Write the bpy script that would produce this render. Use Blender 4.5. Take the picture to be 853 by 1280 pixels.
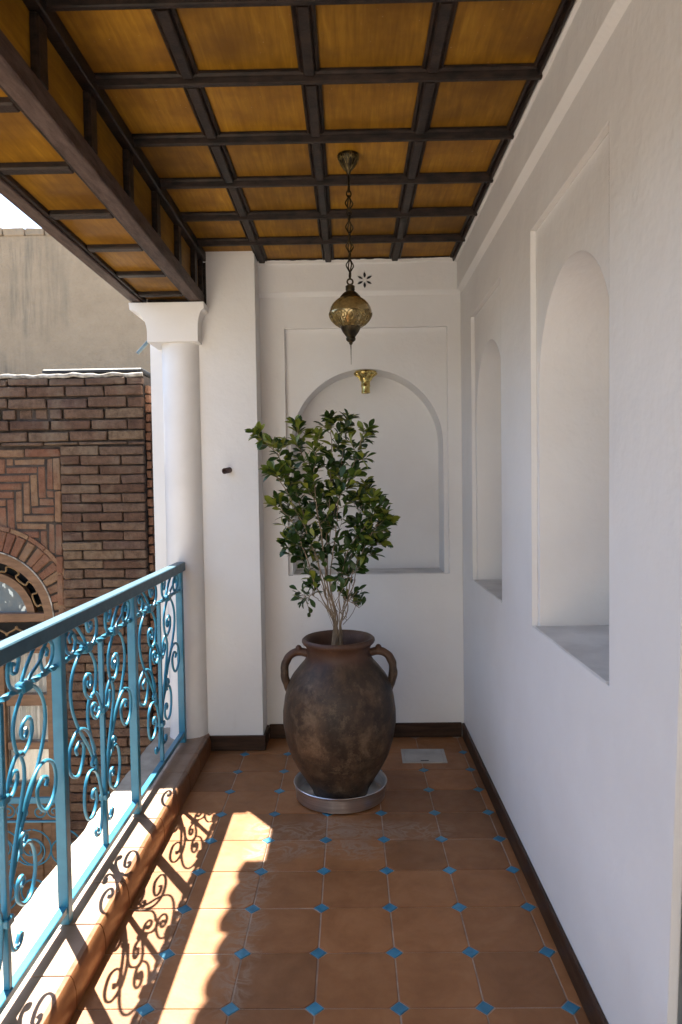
import bpy, bmesh, math, random
from mathutils import Vector, Matrix, noise
random.seed(7)
rad = math.radians
scene = bpy.context.scene
for o in list(bpy.data.objects): bpy.data.objects.remove(o)

# ------------------------------------------------------------ camera, sky, sun, exposure
def make_camera():
    cam = bpy.data.cameras.new('camera'); ob = bpy.data.objects.new('camera', cam)
    scene.collection.objects.link(ob)
    cam.sensor_fit = 'VERTICAL'; cam.sensor_height = 36.0; cam.lens = 895.25 * 36 / 1280
    cam.clip_start = 0.02; cam.clip_end = 2000
    pitch, yaw, roll = -0.03833, 0.013106, -0.01472
    fwd = Vector((-math.sin(yaw)*math.cos(pitch), math.cos(yaw)*math.cos(pitch), math.sin(pitch)))
    rt = Vector((math.cos(yaw), math.sin(yaw), 0)); up = rt.cross(fwd)
    r2 = math.cos(roll)*rt + math.sin(roll)*up; u2 = -math.sin(roll)*rt + math.cos(roll)*up
    m = Matrix((r2, u2, -fwd)).transposed().to_4x4(); m.translation = (0, 0, 1.537)
    ob.matrix_world = m
    cam.dof.use_dof = True; cam.dof.focus_distance = 3.5; cam.dof.aperture_fstop = 5.6
    scene.camera = ob
make_camera()
SUN_K = Vector((0.33, -0.455, -1.0))            # direction the light travels
az = math.atan2(-SUN_K.x, -SUN_K.y); el = math.atan2(1.0, math.hypot(SUN_K.x, SUN_K.y))
w = bpy.data.worlds.new('World'); scene.world = w; w.use_nodes = True
nt = w.node_tree; sky = nt.nodes.new('ShaderNodeTexSky'); sky.sky_type = 'NISHITA'
sky.sun_disc = False; sky.sun_elevation = el; sky.sun_rotation = az
sky.air_density = 1.0; sky.dust_density = 0.6; sky.ozone_density = 1.0
nt.nodes['Background'].inputs['Strength'].default_value = 0.105
nt.links.new(sky.outputs[0], nt.nodes['Background'].inputs['Color'])
sl = bpy.data.lights.new('sun', 'SUN'); sl.energy = 5.0; sl.angle = rad(0.53); sl.color = (1.0, 0.93, 0.82)
so = bpy.data.objects.new('sun', sl); scene.collection.objects.link(so)
so.rotation_euler = SUN_K.to_track_quat('-Z', 'Y').to_euler(); so.location = (-6, 8, 14)
vs = scene.view_settings
vs.view_transform = 'Standard'; vs.look = 'None'; vs.gamma = 1.0; vs.exposure = 2.48; vs.use_curve_mapping = False

# ------------------------------------------------------------ materials
MATS = {}
def new_mat(name):
    m = bpy.data.materials.new(name); m.use_nodes = True; MATS[name] = m
    nt = m.node_tree; b = nt.nodes['Principled BSDF']
    return m, nt, b
def nd(nt, t, **kw):
    n = nt.nodes.new(t)
    for k, v in kw.items():
        if k.startswith('_'): setattr(n, k[1:], v)
        else: n.inputs[k].default_value = v
    return n
def ramp(nt, fac, stops):
    r = nt.nodes.new('ShaderNodeValToRGB'); e = r.color_ramp.elements
    while len(e) < len(stops): e.new(0.5)
    for i, (p, c) in enumerate(stops):
        e[i].position = p; e[i].color = (*c, 1) if len(c) == 3 else c
    nt.links.new(fac, r.inputs[0]); return r.outputs[0]
def mixc(nt, fac, a, b, mode='MIX'):
    m = nt.nodes.new('ShaderNodeMix'); m.data_type = 'RGBA'; m.blend_type = mode
    for v, i in ((fac, 0), (a, 6), (b, 7)):
        if hasattr(v, 'node'): nt.links.new(v, m.inputs[i])
        elif isinstance(v, (int, float)): m.inputs[i].default_value = v
        else: m.inputs[i].default_value = (*v, 1)
    return m.outputs[2]
def coords(nt, scale=(1, 1, 1), kind='pos'):
    if kind == 'pos': s = nt.nodes.new('ShaderNodeNewGeometry').outputs['Position']
    else: s = nt.nodes.new('ShaderNodeTexCoord').outputs['Object']
    mp = nt.nodes.new('ShaderNodeMapping'); mp.inputs['Scale'].default_value = scale
    nt.links.new(s, mp.inputs['Vector']); return mp.outputs[0]
def noise_n(nt, vec, scale, detail=5, rough=0.55, dist=0.0):
    n = nd(nt, 'ShaderNodeTexNoise', Scale=scale, Detail=detail, Roughness=rough, Distortion=dist)
    nt.links.new(vec, n.inputs['Vector']); return n.outputs['Fac']
def math_n(nt, op, a, b=0.0, clamp=False):
    m = nt.nodes.new('ShaderNodeMath'); m.operation = op; m.use_clamp = clamp
    for v, i in ((a, 0), (b, 1)):
        if hasattr(v, 'node'): nt.links.new(v, m.inputs[i])
        else: m.inputs[i].default_value = v
    return m.outputs[0]
def bump(nt, b, h, strength=0.2, dist=0.01, normal=None):
    n = nd(nt, 'ShaderNodeBump', Strength=strength, Distance=dist); nt.links.new(h, n.inputs['Height'])
    if normal is not None: nt.links.new(normal, n.inputs['Normal'])
    nt.links.new(n.outputs[0], b.inputs['Normal'])
def rnd(nt): return nt.nodes.new('ShaderNodeObjectInfo').outputs['Random']

def simple(name, ca, cb, rough=0.6, scale=8, metallic=0.0, bs=0.1, bscale=40, bd=0.004, kind='pos', stretch=(1,1,1), var=0.0, coat=0.0, lo=0.35, hi=0.65, spec=0.5):
    m, nt, b = new_mat(name); b.inputs['Specular IOR Level'].default_value = spec
    v = coords(nt, stretch, kind); n = noise_n(nt, v, scale)
    c = ramp(nt, n, [(lo, ca), (hi, cb)])
    if var:
        f = math_n(nt, 'MULTIPLY_ADD', rnd(nt), var); f.node.inputs[2].default_value = 1 - var/2
        h = nt.nodes.new('ShaderNodeHueSaturation'); nt.links.new(f, h.inputs['Value']); nt.links.new(c, h.inputs['Color']); c = h.outputs[0]
    nt.links.new(c, b.inputs['Base Color'])
    n2 = noise_n(nt, v, bscale, 6)
    r = math_n(nt, 'MULTIPLY_ADD', n2, 0.25); r.node.inputs[2].default_value = rough - 0.125
    nt.links.new(r, b.inputs['Roughness'])
    b.inputs['Metallic'].default_value = metallic; b.inputs['Coat Weight'].default_value = coat
    if bs: bump(nt, b, n2, bs, bd)
    return m

def plaster():
    m, nt, b = new_mat('plaster')
    v = coords(nt); n = noise_n(nt, v, 1.6, 6, 0.6)
    c = ramp(nt, n, [(0.3, (0.74, 0.715, 0.69)), (0.7, (0.80, 0.785, 0.765))])
    n3 = noise_n(nt, coords(nt, (1, 1, .25)), 9, 6, .7)
    c = mixc(nt, ramp(nt, n3, [(0.62, (0, 0, 0)), (0.8, (.35, .35, .35))]), c, (0.66, 0.62, 0.57))
    nt.links.new(c, b.inputs['Base Color']); b.inputs['Roughness'].default_value = 0.7
    b.inputs['Specular IOR Level'].default_value = 0.3
    bv = nd(nt, 'ShaderNodeBevel', Radius=0.006); bv.samples = 4
    h = math_n(nt, 'ADD', noise_n(nt, v, 5, 4), math_n(nt, 'MULTIPLY', noise_n(nt, v, 45, 4), 0.15))
    h = math_n(nt, 'ADD', h, math_n(nt, 'MULTIPLY', noise_n(nt, v, 2.2, 2), .9))
    bump(nt, b, h, 0.45, 0.016, bv.outputs[0])
plaster()
simple('sill_stone', (0.56, 0.53, 0.50), (0.70, 0.675, 0.64), 0.75, 6, bs=0.2)
simple('shaft_plaster', (0.72, 0.70, 0.68), (0.80, 0.785, 0.77), 0.5, 3, bs=0.15, bscale=8, bd=0.006)

def tile_mat():
    m, nt, b = new_mat('terracotta')
    v = coords(nt); n = noise_n(nt, v, 7, 8, 0.65, 0.4)
    c = ramp(nt, n, [(0.25, (0.19, 0.076, 0.025)), (0.5, (0.255, 0.107, 0.039)), (0.75, (0.315, 0.143, 0.058))])
    f = math_n(nt, 'MULTIPLY_ADD', rnd(nt), 0.42); f.node.inputs[2].default_value = 0.80
    h = nt.nodes.new('ShaderNodeHueSaturation'); nt.links.new(f, h.inputs['Value']); nt.links.new(c, h.inputs['Color']); c = h.outputs[0]
    # cement smears left from grouting: wavy streaks across the tiles with their own shape
    sp = nt.nodes.new('ShaderNodeSeparateXYZ'); nt.links.new(nt.nodes.new('ShaderNodeNewGeometry').outputs['Position'], sp.inputs[0])
    wob = math_n(nt, 'MULTIPLY', math_n(nt, 'SUBTRACT', noise_n(nt, coords(nt), 6, 4), 0.5), 0.16)
    fine = noise_n(nt, coords(nt), 26, 8, 0.7)
    tot = None
    def band(axis, centre, width, lo, hi):
        a, o_ = (sp.outputs[1], sp.outputs[0]) if axis == 'y' else (sp.outputs[0], sp.outputs[1])
        d = math_n(nt, 'ABSOLUTE', math_n(nt, 'SUBTRACT', math_n(nt, 'ADD', a, wob), centre))
        s = math_n(nt, 'SUBTRACT', 1.0, math_n(nt, 'DIVIDE', d, width), True)
        l = math_n(nt, 'MULTIPLY', math_n(nt, 'SUBTRACT', o_, lo), 8, True)
        r = math_n(nt, 'MULTIPLY', math_n(nt, 'SUBTRACT', hi, o_), 8, True)
        return math_n(nt, 'MULTIPLY', s, math_n(nt, 'MULTIPLY', l, r))
    for args in (('y', 3.13, .10, -.5, .45), ('y', 2.97, .09, -.42, .15), ('x', -.39, .075, 2.0, 3.05), ('x', -.62, .035, 1.6, 2.6)):
        t = band(*args); tot = t if tot is None else math_n(nt, 'MAXIMUM', tot, t)
    wisp = math_n(nt, 'ABSOLUTE', math_n(nt, 'SUBTRACT', noise_n(nt, coords(nt, (1, 1.5, 1)), 8, 7, .62, 1.2), .5))
    wisp = ramp(nt, wisp, [(0.0, (1, 1, 1)), (0.085, (0, 0, 0))])
    film = ramp(nt, fine, [(0.45, (0, 0, 0)), (0.8, (.45, .45, .45))])
    k = math_n(nt, 'MULTIPLY', math_n(nt, 'POWER', tot, .5), math_n(nt, 'MULTIPLY', math_n(nt, 'MAXIMUM', wisp, film), .62))
    c = mixc(nt, k, c, (0.34, 0.265, 0.20))
    nt.links.new(c, b.inputs['Base Color'])
    r = math_n(nt, 'MULTIPLY_ADD', noise_n(nt, v, 18, 5), 0.35); r.node.inputs[2].default_value = 0.32
    nt.links.new(r, b.inputs['Roughness']); b.inputs['Specular IOR Level'].default_value = 0.4
    bump(nt, b, math_n(nt, 'ADD', noise_n(nt, v, 12, 6), noise_n(nt, v, 90, 3)), 0.12, 0.004)
tile_mat()
simple('nosing', (0.14, 0.055, 0.020), (0.21, 0.092, 0.038), 0.35, 9, bs=0.1, var=0.25)
simple('curb_tile', (0.23, 0.145, 0.096), (0.31, 0.205, 0.14), 0.55, 7, bs=0.15, var=0.2)
simple('blue_inset', (0.02, 0.13, 0.22), (0.05, 0.22, 0.34), 0.35, 20, bs=0.1, var=0.3)
simple('grout', (0.30, 0.22, 0.17), (0.46, 0.37, 0.30), 0.9, 14, bs=0.4)
simple('ledge_stone', (0.30, 0.25, 0.195), (0.42, 0.36, 0.29), 0.85, 9, bs=0.5, bscale=25, bd=0.01)
simple('skirting', (0.028, 0.014, 0.008), (0.07, 0.035, 0.02), 0.45, 5, stretch=(1, 1, 9), bs=0.15, spec=.2)
simple('dark_wood', (0.009, 0.006, 0.0045), (0.034, 0.020, 0.014), 0.5, 6, stretch=(3, 3, 8), bs=0.3, var=0.35, spec=.25)
simple('old_wood', (0.05, 0.03, 0.024), (0.11, 0.072, 0.058), 0.6, 9, stretch=(6, 1, 6), bs=0.5, spec=.25)

def panel_wood():
    m, nt, b = new_mat('panel_wood')
    r0 = rnd(nt); tc = nt.nodes.new('ShaderNodeNewGeometry').outputs['Position']
    ad = nt.nodes.new('ShaderNodeVectorMath'); ad.operation = 'ADD'; nt.links.new(tc, ad.inputs[0])
    cb = nt.nodes.new('ShaderNodeCombineXYZ')
    for i in range(3): nt.links.new(math_n(nt, 'MULTIPLY', r0, 7.0 + 5*i), cb.inputs[i])
    nt.links.new(cb.outputs[0], ad.inputs[1])
    def mp(s):
        q = nt.nodes.new('ShaderNodeMapping'); q.inputs['Scale'].default_value = s; q.inputs['Rotation'].default_value = (0, 0, .06)
        nt.links.new(ad.outputs[0], q.inputs[0]); return q.outputs[0]
    g = noise_n(nt, mp((26, 2.0, 26)), 2.2, 6, 0.6, 0.5); blot = noise_n(nt, mp((1, 1, 1)), 5, 4)
    c = ramp(nt, g, [(0.25, (0.185, 0.083, 0.006)), (0.55, (0.29, 0.138, 0.010)), (0.8, (0.39, 0.20, 0.018))])
    c = mixc(nt, ramp(nt, blot, [(0.38, (0, 0, 0)), (0.68, (.75, .75, .75))]), c, (0.13, 0.055, 0.006))
    f = math_n(nt, 'MULTIPLY_ADD', r0, 0.45); f.node.inputs[2].default_value = 0.78
    h = nt.nodes.new('ShaderNodeHueSaturation'); nt.links.new(f, h.inputs['Value']); nt.links.new(c, h.inputs['Color']); c = h.outputs[0]
    sp = noise_n(nt, tc, 130, 2, .4)
    c = mixc(nt, ramp(nt, sp, [(0.755, (0, 0, 0)), (0.79, (.6, .6, .6))]), c, (0.6, 0.5, 0.36))
    nt.links.new(c, b.inputs['Base Color']); b.inputs['Roughness'].default_value = 0.5; b.inputs['Specular IOR Level'].default_value = 0.16
    bump(nt, b, g, 0.08, 0.003)
panel_wood()

def brick_mat(name, tones, dark=0.5):
    m, nt, b = new_mat(name)
    v = coords(nt); r0 = rnd(nt)
    c = ramp(nt, r0, [(i/(len(tones)-1), t) for i, t in enumerate(tones)])
    n = noise_n(nt, v, 22, 7, 0.7)
    c = mixc(nt, ramp(nt, n, [(0.3, (.75, .75, .75)), (0.6, (0, 0, 0))]), c, tuple(x*dark for x in tones[0]))
    n2 = noise_n(nt, v, 7, 5, .6)
    c = mixc(nt, ramp(nt, n2, [(0.5, (0, 0, 0)), (0.75, (.6, .6, .6))]), c, (0.24, 0.185, 0.13))
    nt.links.new(c, b.inputs['Base Color']); b.inputs['Roughness'].default_value = 0.9
    b.inputs['Specular IOR Level'].default_value = 0.2
    bump(nt, b, math_n(nt, 'ADD', n, noise_n(nt, v, 120, 4)), 0.9, 0.012)
brick_mat('brick', [(0.115, 0.064, 0.043), (0.155, 0.090, 0.060), (0.175, 0.110, 0.073), (0.13, 0.080, 0.062), (0.21, 0.142, 0.090)])
brick_mat('red_brick', [(0.20, 0.090, 0.055), (0.245, 0.125, 0.076), (0.22, 0.105, 0.068), (0.29, 0.185, 0.105), (0.185, 0.085, 0.058)], 0.65)
simple('mortar', (0.03, 0.022, 0.017), (0.075, 0.055, 0.042), 0.95, 16, bs=0.8, bscale=50, bd=0.01)
simple('lime', (0.16, 0.135, 0.105), (0.52, 0.48, 0.42), 0.9, 20, bs=0.6, bd=0.01)

def render_wall():
    m, nt, b = new_mat('weathered_render')
    n = noise_n(nt, coords(nt), 3.5, 10, 0.75)
    c = ramp(nt, n, [(0.3, (0.23, 0.172, 0.113)), (0.7, (0.30, 0.23, 0.155))])
    st = noise_n(nt, coords(nt, (5.0, 5.0, 0.45)), 1.3, 7, 0.7)
    big = noise_n(nt, coords(nt, (1, 1, .7)), 1.2, 3)
    k = math_n(nt, 'MULTIPLY', ramp(nt, st, [(0.46, (0, 0, 0)), (0.64, (1, 1, 1))]), ramp(nt, big, [(0.40, (0, 0, 0)), (0.56, (.85, .85, .85))]))
    c = mixc(nt, k, c, (0.10, 0.088, 0.07))
    nt.links.new(c, b.inputs['Base Color']); b.inputs['Roughness'].default_value = 0.95
    bump(nt, b, noise_n(nt, coords(nt), 28, 8, .7), 0.8, 0.04)
render_wall()
simple('pale_render', (0.30, 0.25, 0.20), (0.38, 0.33, 0.27), 0.9, 2, bs=0.3)
simple('white_render', (0.66, 0.63, 0.58), (0.74, 0.71, 0.66), 0.9, 2, bs=0.3)

def paint_mat():
    m, nt, b = new_mat('blue_paint')
    v = coords(nt); n = noise_n(nt, v, 14, 5, .6)
    c = ramp(nt, n, [(0.3, (0.020, 0.155, 0.255)), (0.7, (0.036, 0.21, 0.325))])
    n2 = noise_n(nt, v, 60, 4)
    c = mixc(nt, ramp(nt, n2, [(0.68, (0, 0, 0)), (0.76, (.5, .5, .5))]), c, (0.10, 0.14, 0.16))
    nt.links.new(c, b.inputs['Base Color']); b.inputs['Roughness'].default_value = 0.36; b.inputs['Specular IOR Level'].default_value = .35
    b.inputs['Coat Weight'].default_value = 0.15; b.inputs['Coat Roughness'].default_value = 0.25
    bump(nt, b, n2, 0.08, 0.003)
paint_mat()
simple('rail_paint', (0.028, 0.085, 0.125), (0.045, 0.115, 0.16), 0.45, 14, bs=0.08, spec=.4)

def pot_mat():
    m, nt, b = new_mat('old_clay')
    v = coords(nt); big = noise_n(nt, v, 4.5, 6, .65, .5); mid = noise_n(nt, v, 15, 8, .7); fine = noise_n(nt, v, 70, 5, .7)
    c = ramp(nt, big, [(0.34, (0.024, 0.016, 0.011)), (0.5, (0.056, 0.034, 0.021)), (0.68, (0.125, 0.074, 0.040))])
    c = mixc(nt, ramp(nt, mid, [(0.5, (0, 0, 0)), (0.72, (.75, .75, .75))]), c, (0.135, 0.090, 0.055))
    wear = noise_n(nt, v, 9, 12, .78, .3)
    c = mixc(nt, ramp(nt, wear, [(0.52, (0, 0, 0)), (0.64, (.65, .65, .65))]), c, (0.18, 0.125, 0.078))
    soot = noise_n(nt, v, 6.5, 9, .75, .8)
    c = mixc(nt, ramp(nt, soot, [(0.5, (0, 0, 0)), (0.68, (.75, .75, .75))]), c, (0.030, 0.022, 0.016))
    sp = nt.nodes.new('ShaderNodeSeparateXYZ'); nt.links.new(nt.nodes.new('ShaderNodeNewGeometry').outputs['Position'], sp.inputs[0])
    neck = math_n(nt, 'MULTIPLY', math_n(nt, 'SUBTRACT', math_n(nt, 'ADD', sp.outputs[2], math_n(nt, 'MULTIPLY', math_n(nt, 'SUBTRACT', mid, .5), .12)), .655), 22, True)
    c = mixc(nt, math_n(nt, 'MULTIPLY', neck, 0.65), c, (0.085, 0.036, 0.020))
    c = mixc(nt, ramp(nt, fine, [(0.64, (0, 0, 0)), (0.72, (.55, .55, .55))]), c, (0.22, 0.16, 0.115))
    nt.links.new(c, b.inputs['Base Color'])
    r = math_n(nt, 'MULTIPLY_ADD', mid, 0.4); r.node.inputs[2].default_value = 0.3; nt.links.new(r, b.inputs['Roughness']); b.inputs['Specular IOR Level'].default_value = .3
    bump(nt, b, math_n(nt, 'ADD', mid, math_n(nt, 'MULTIPLY', fine, .4)), 0.35, 0.008)
pot_mat()
simple('soil', (0.012, 0.009, 0.007), (0.05, 0.035, 0.025), 0.95, 40, bs=1.0, bscale=60, bd=0.02)
simple('tin', (0.50, 0.48, 0.47), (0.64, 0.62, 0.61), 0.36, 6, metallic=1.0, bs=0.08, stretch=(1, 1, 20))
simple('bronze', (0.018, 0.015, 0.010), (0.085, 0.062, 0.03), 0.42, 30, metallic=0.85, bs=0.2)
simple('gilt_bronze', (0.10, 0.075, 0.028), (0.32, 0.24, 0.10), 0.35, 60, metallic=0.9, bs=0.2)
simple('brass', (0.62, 0.48, 0.16), (0.80, 0.68, 0.30), 0.22, 50, metallic=1.0, bs=0.2, bscale=80)
simple('hatch_metal', (0.34, 0.32, 0.29), (0.46, 0.44, 0.40), 0.5, 8, bs=0.1)
simple('clay_roof', (0.26, 0.12, 0.07), (0.36, 0.19, 0.11), 0.85, 8, bs=0.3, var=0.3)
simple('roof_screed', (0.34, 0.29, 0.23), (0.46, 0.40, 0.33), 0.9, 3, bs=0.3)
simple('ground_paving', (0.38, 0.34, 0.28), (0.48, 0.43, 0.36), 0.9, 1.5, bs=0.3)
simple('brown_joinery', (0.13, 0.065, 0.030), (0.21, 0.11, 0.055), 0.5, 8, stretch=(1, 1, 5), bs=0.2)
simple('gilt_iron', (0.20, 0.12, 0.05), (0.30, 0.19, 0.09), 0.5, 20, bs=0.1)
simple('night', (0.006, 0.006, 0.007), (0.012, 0.012, 0.014), 0.6, 8, bs=0)  # near-black for painted-in dark hollows and for the dark coping slab
simple('rust_pipe', (0.035, 0.012, 0.010), (0.09, 0.035, 0.026), 0.55, 40, bs=0.3)
simple('grey_door', (0.17, 0.17, 0.175), (0.24, 0.24, 0.245), 0.5, 3, bs=0.1)
simple('blue_pipe', (0.04, 0.07, 0.085), (0.07, 0.11, 0.13), 0.4, 20, bs=0.1)
simple('bark', (0.15, 0.105, 0.065), (0.30, 0.225, 0.15), 0.85, 40, bs=0.5, stretch=(1, 1, .3))
def curtain_mat():
    m, nt, b = new_mat('lace')
    n = noise_n(nt, coords(nt, (1, 1, 1)), 30, 6, .7)
    nt.links.new(ramp(nt, n, [(0.3, (0.78, 0.76, 0.71)), (0.7, (0.88, 0.87, 0.84))]), b.inputs['Base Color']); b.inputs['Roughness'].default_value = .9
curtain_mat()
def glass_mat():
    m, nt, b = new_mat('pane_glass')
    tr = nt.nodes.new('ShaderNodeBsdfTransparent'); gl = nt.nodes.new('ShaderNodeBsdfGlossy'); gl.inputs['Roughness'].default_value = 0.02
    fr = nd(nt, 'ShaderNodeFresnel', IOR=1.5); mx = nt.nodes.new('ShaderNodeMixShader')
    nt.links.new(math_n(nt, 'MULTIPLY', fr.outputs[0], 1.6, True), mx.inputs[0])
    nt.links.new(tr.outputs[0], mx.inputs[1]); nt.links.new(gl.outputs[0], mx.inputs[2])
    nt.links.new(mx.outputs[0], nt.nodes['Material Output'].inputs['Surface'])
glass_mat()
def mirror_glass():
    m, nt, b = new_mat('sky_glass'); b.inputs['Base Color'].default_value = (0.25, 0.3, 0.33, 1)
    b.inputs['Roughness'].default_value = 0.04; b.inputs['Metallic'].default_value = 0.55
    v = coords(nt); bump(nt, b, noise_n(nt, v, 7, 3), 0.25, 0.02)
mirror_glass()
def amber():
    m, nt, b = new_mat('amber_glass')
    v = coords(nt, kind='obj'); n = noise_n(nt, v, 60, 5, .7)
    nt.links.new(ramp(nt, n, [(0.35, (0.24, 0.165, 0.06)), (0.65, (0.42, 0.31, 0.13))]), b.inputs['Base Color'])
    b.inputs['Metallic'].default_value = 0.55; b.inputs['Roughness'].default_value = 0.2
    b.inputs['Coat Weight'].default_value = 0.6; b.inputs['Coat Roughness'].default_value = 0.05
    bump(nt, b, n, 0.1, 0.002)
amber()
def leaf_mat(name, a, b_, c_):
    m, nt, b = new_mat(name)
    r0 = rnd(nt); n = noise_n(nt, coords(nt), 14, 3)
    c = ramp(nt, math_n(nt, 'ADD', math_n(nt, 'MULTIPLY', r0, .55), math_n(nt, 'MULTIPLY', n, .45)), [(0.2, a), (0.5, b_), (0.8, c_)])
    nt.links.new(c, b.inputs['Base Color']); b.inputs['Roughness'].default_value = 0.38
    b.inputs['Specular IOR Level'].default_value = 0.45
    tl = nt.nodes.new('ShaderNodeBsdfTranslucent'); nt.links.new(c, tl.inputs['Color'])
    mx = nt.nodes.new('ShaderNodeMixShader'); mx.inputs[0].default_value = 0.22
    nt.links.new(b.outputs[0], mx.inputs[1]); nt.links.new(tl.outputs[0], mx.inputs[2])
    nt.links.new(mx.outputs[0], nt.nodes['Material Output'].inputs['Surface'])
leaf_mat('leaf_dark', (0.028, 0.060, 0.012), (0.060, 0.108, 0.015), (0.115, 0.160, 0.020))
leaf_mat('leaf_young', (0.13, 0.17, 0.018), (0.20, 0.235, 0.028), (0.28, 0.30, 0.045))

# ------------------------------------------------------------ mesh helpers
COL = scene.collection
def link(name, me, mat=None, parent=None, loc=None):
    o = bpy.data.objects.new(name, me); COL.objects.link(o)
    if mat and me is not None and not me.materials: me.materials.append(MATS[mat])
    if parent: o.parent = parent
    if loc: o.location = loc
    return o
def empty(name, loc=(0, 0, 0)):
    o = bpy.data.objects.new(name, None); COL.objects.link(o); o.location = loc; o.empty_display_size = .1
    return o
def tag(o, label=None, cat=None, group=None, kind=None):
    if label: o['label'] = label
    if cat: o['category'] = cat
    if group: o['group'] = group
    if kind: o['kind'] = kind
    return o
def fin(bm, smooth=30, name='mesh'):
    bmesh.ops.recalc_face_normals(bm, faces=bm.faces)
    me = bpy.data.meshes.new(name); bm.to_mesh(me); bm.free()
    if smooth:
        me.shade_smooth(); me.set_sharp_from_angle(angle=rad(smooth))
    return me
def box_bm(bm, x0, x1, y0, y1, z0, z1, bev=0, jit=0):
    vs_ = [bm.verts.new((x, y, z)) for x in (x0, x1) for y in (y0, y1) for z in (z0, z1)]
    if jit:
        for v in vs_: v.co += Vector((random.uniform(-jit, jit), random.uniform(-jit, jit), random.uniform(-jit, jit)))
    fs = [bm.faces.new([vs_[i] for i in f]) for f in ((0,1,3,2),(4,6,7,5),(0,4,5,1),(2,3,7,6),(0,2,6,4),(1,5,7,3))]
    if bev:
        es = {e for f in fs for e in f.edges}
        bmesh.ops.bevel(bm, geom=list(es), offset=bev, segments=1, affect='EDGES')
def box(name, x0, x1, y0, y1, z0, z1, mat, parent=None, bev=0.0):
    bm = bmesh.new(); box_bm(bm, x0, x1, y0, y1, z0, z1, bev)
    return link(name, fin(bm, 0), mat, parent)
def poly_extrude(bm, pts, mapf, d0, d1):
    a = [bm.verts.new(mapf(p, d0)) for p in pts]; b = [bm.verts.new(mapf(p, d1)) for p in pts]
    n = len(pts); bm.faces.new(a); bm.faces.new(b[::-1])
    for i in range(n): bm.faces.new((a[i], a[(i+1) % n], b[(i+1) % n], b[i]))
def prism(name, pts, mapf, d0, d1, mat, parent=None, smooth=0):
    bm = bmesh.new(); poly_extrude(bm, pts, mapf, d0, d1)
    return link(name, fin(bm, smooth), mat, parent)
MX = lambda p, d: (d, p[0], p[1])          # outline in Y,Z ; depth along X
MY = lambda p, d: (p[0], d, p[1])          # outline in X,Z ; depth along Y
MZ = lambda p, d: (p[0], p[1], d)
def plate_bm(bm, outline, holes, mapf, d0, d1):
    cu = bpy.data.curves.new('tmp', 'CURVE'); cu.dimensions = '2D'; cu.fill_mode = 'BOTH'; cu.extrude = 0.5
    for pts in [outline] + holes:
        s = cu.splines.new('POLY'); s.points.add(len(pts)-1); s.use_cyclic_u = True
        for q, p in zip(s.points, pts): q.co = (p[0], p[1], 0, 1)
    ob = bpy.data.objects.new('tmp', cu); COL.objects.link(ob); bpy.context.view_layer.update()
    me = bpy.data.meshes.new_from_object(ob.evaluated_get(bpy.context.evaluated_depsgraph_get()))
    bpy.data.objects.remove(ob); bpy.data.curves.remove(cu)
    for v in me.vertices:
        c = v.co.copy(); v.co = mapf((c.x, c.y), d0 if c.z < 0 else d1)
    b2 = bmesh.new(); b2.from_mesh(me); bmesh.ops.remove_doubles(b2, verts=b2.verts, dist=1e-5)
    b2.to_mesh(me); b2.free(); bm.from_mesh(me); bpy.data.meshes.remove(me)
def plate(name, outline, holes, mapf, d0, d1, mat, parent=None, smooth=30):
    bm = bmesh.new(); plate_bm(bm, outline, holes, mapf, d0, d1)
    return link(name, fin(bm, smooth), mat, parent)
def rect(a0, a1, b0, b1): return [(a0, b0), (a1, b0), (a1, b1), (a0, b1)]
def arch(c, r, z0, zs, n=40): return [(c-r, z0), (c+r, z0)] + [(c+r*math.cos(math.pi*i/n), zs+r*math.sin(math.pi*i/n)) for i in range(n+1)]
def lathe_bm(bm, prof, seg=48, c=(0, 0), close=True):
    rings = []
    for r, z in prof:
        rings.append([bm.verts.new((c[0]+r*math.cos(2*math.pi*i/seg), c[1]+r*math.sin(2*math.pi*i/seg), z)) for i in range(seg)])
    for a, b in zip(rings, rings[1:]):
        for i in range(seg): bm.faces.new((a[i], a[(i+1) % seg], b[(i+1) % seg], b[i]))
    if close:
        bm.faces.new(rings[0][::-1]); bm.faces.new(rings[-1])
def lathe(name, prof, mat, parent=None, seg=48, smooth=40, close=True):
    bm = bmesh.new(); lathe_bm(bm, prof, seg, (0, 0), close)
    return link(name, fin(bm, smooth), mat, parent)
def catmull(pts, sub=5):
    P = [Vector(p) for p in pts]; P = [2*P[0]-P[1]] + P + [2*P[-1]-P[-2]]; out = []
    for i in range(1, len(P)-2):
        for k in range(sub):
            t = k/sub; a, b, c, d = P[i-1], P[i], P[i+1], P[i+2]
            out.append(0.5*((2*b)+(c-a)*t+(2*a-5*b+4*c-d)*t*t+(3*b-a-3*c+d)*t**3))
    out.append(P[-2]); return out
def tube_bm(bm, pts, r, seg=6, r1=None, cap=True, square=False, twist=0.0):
    pts = [Vector(p) for p in pts]; n = len(pts); rings = []; nrm = None
    for i, p in enumerate(pts):
        t = (pts[min(i+1, n-1)] - pts[max(i-1, 0)]).normalized()
        if nrm is None:
            nrm = t.cross(Vector((0, 0, 1)) if abs(t.z) < .9 else Vector((1, 0, 0))).normalized()
        nrm = (nrm - t*nrm.dot(t)).normalized(); bn = t.cross(nrm)
        rr = r if r1 is None else r + (r1-r)*i/(n-1)
        rings.append([bm.verts.new(p + rr*(math.cos(a)*nrm + math.sin(a)*bn)) for a in [2*math.pi*k/seg + twist*i for k in range(seg)]])
    for a, b in zip(rings, rings[1:]):
        for k in range(seg): bm.faces.new((a[k], a[(k+1) % seg], b[(k+1) % seg], b[k]))
    if cap: bm.faces.new(rings[0][::-1]); bm.faces.new(rings[-1])
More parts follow.
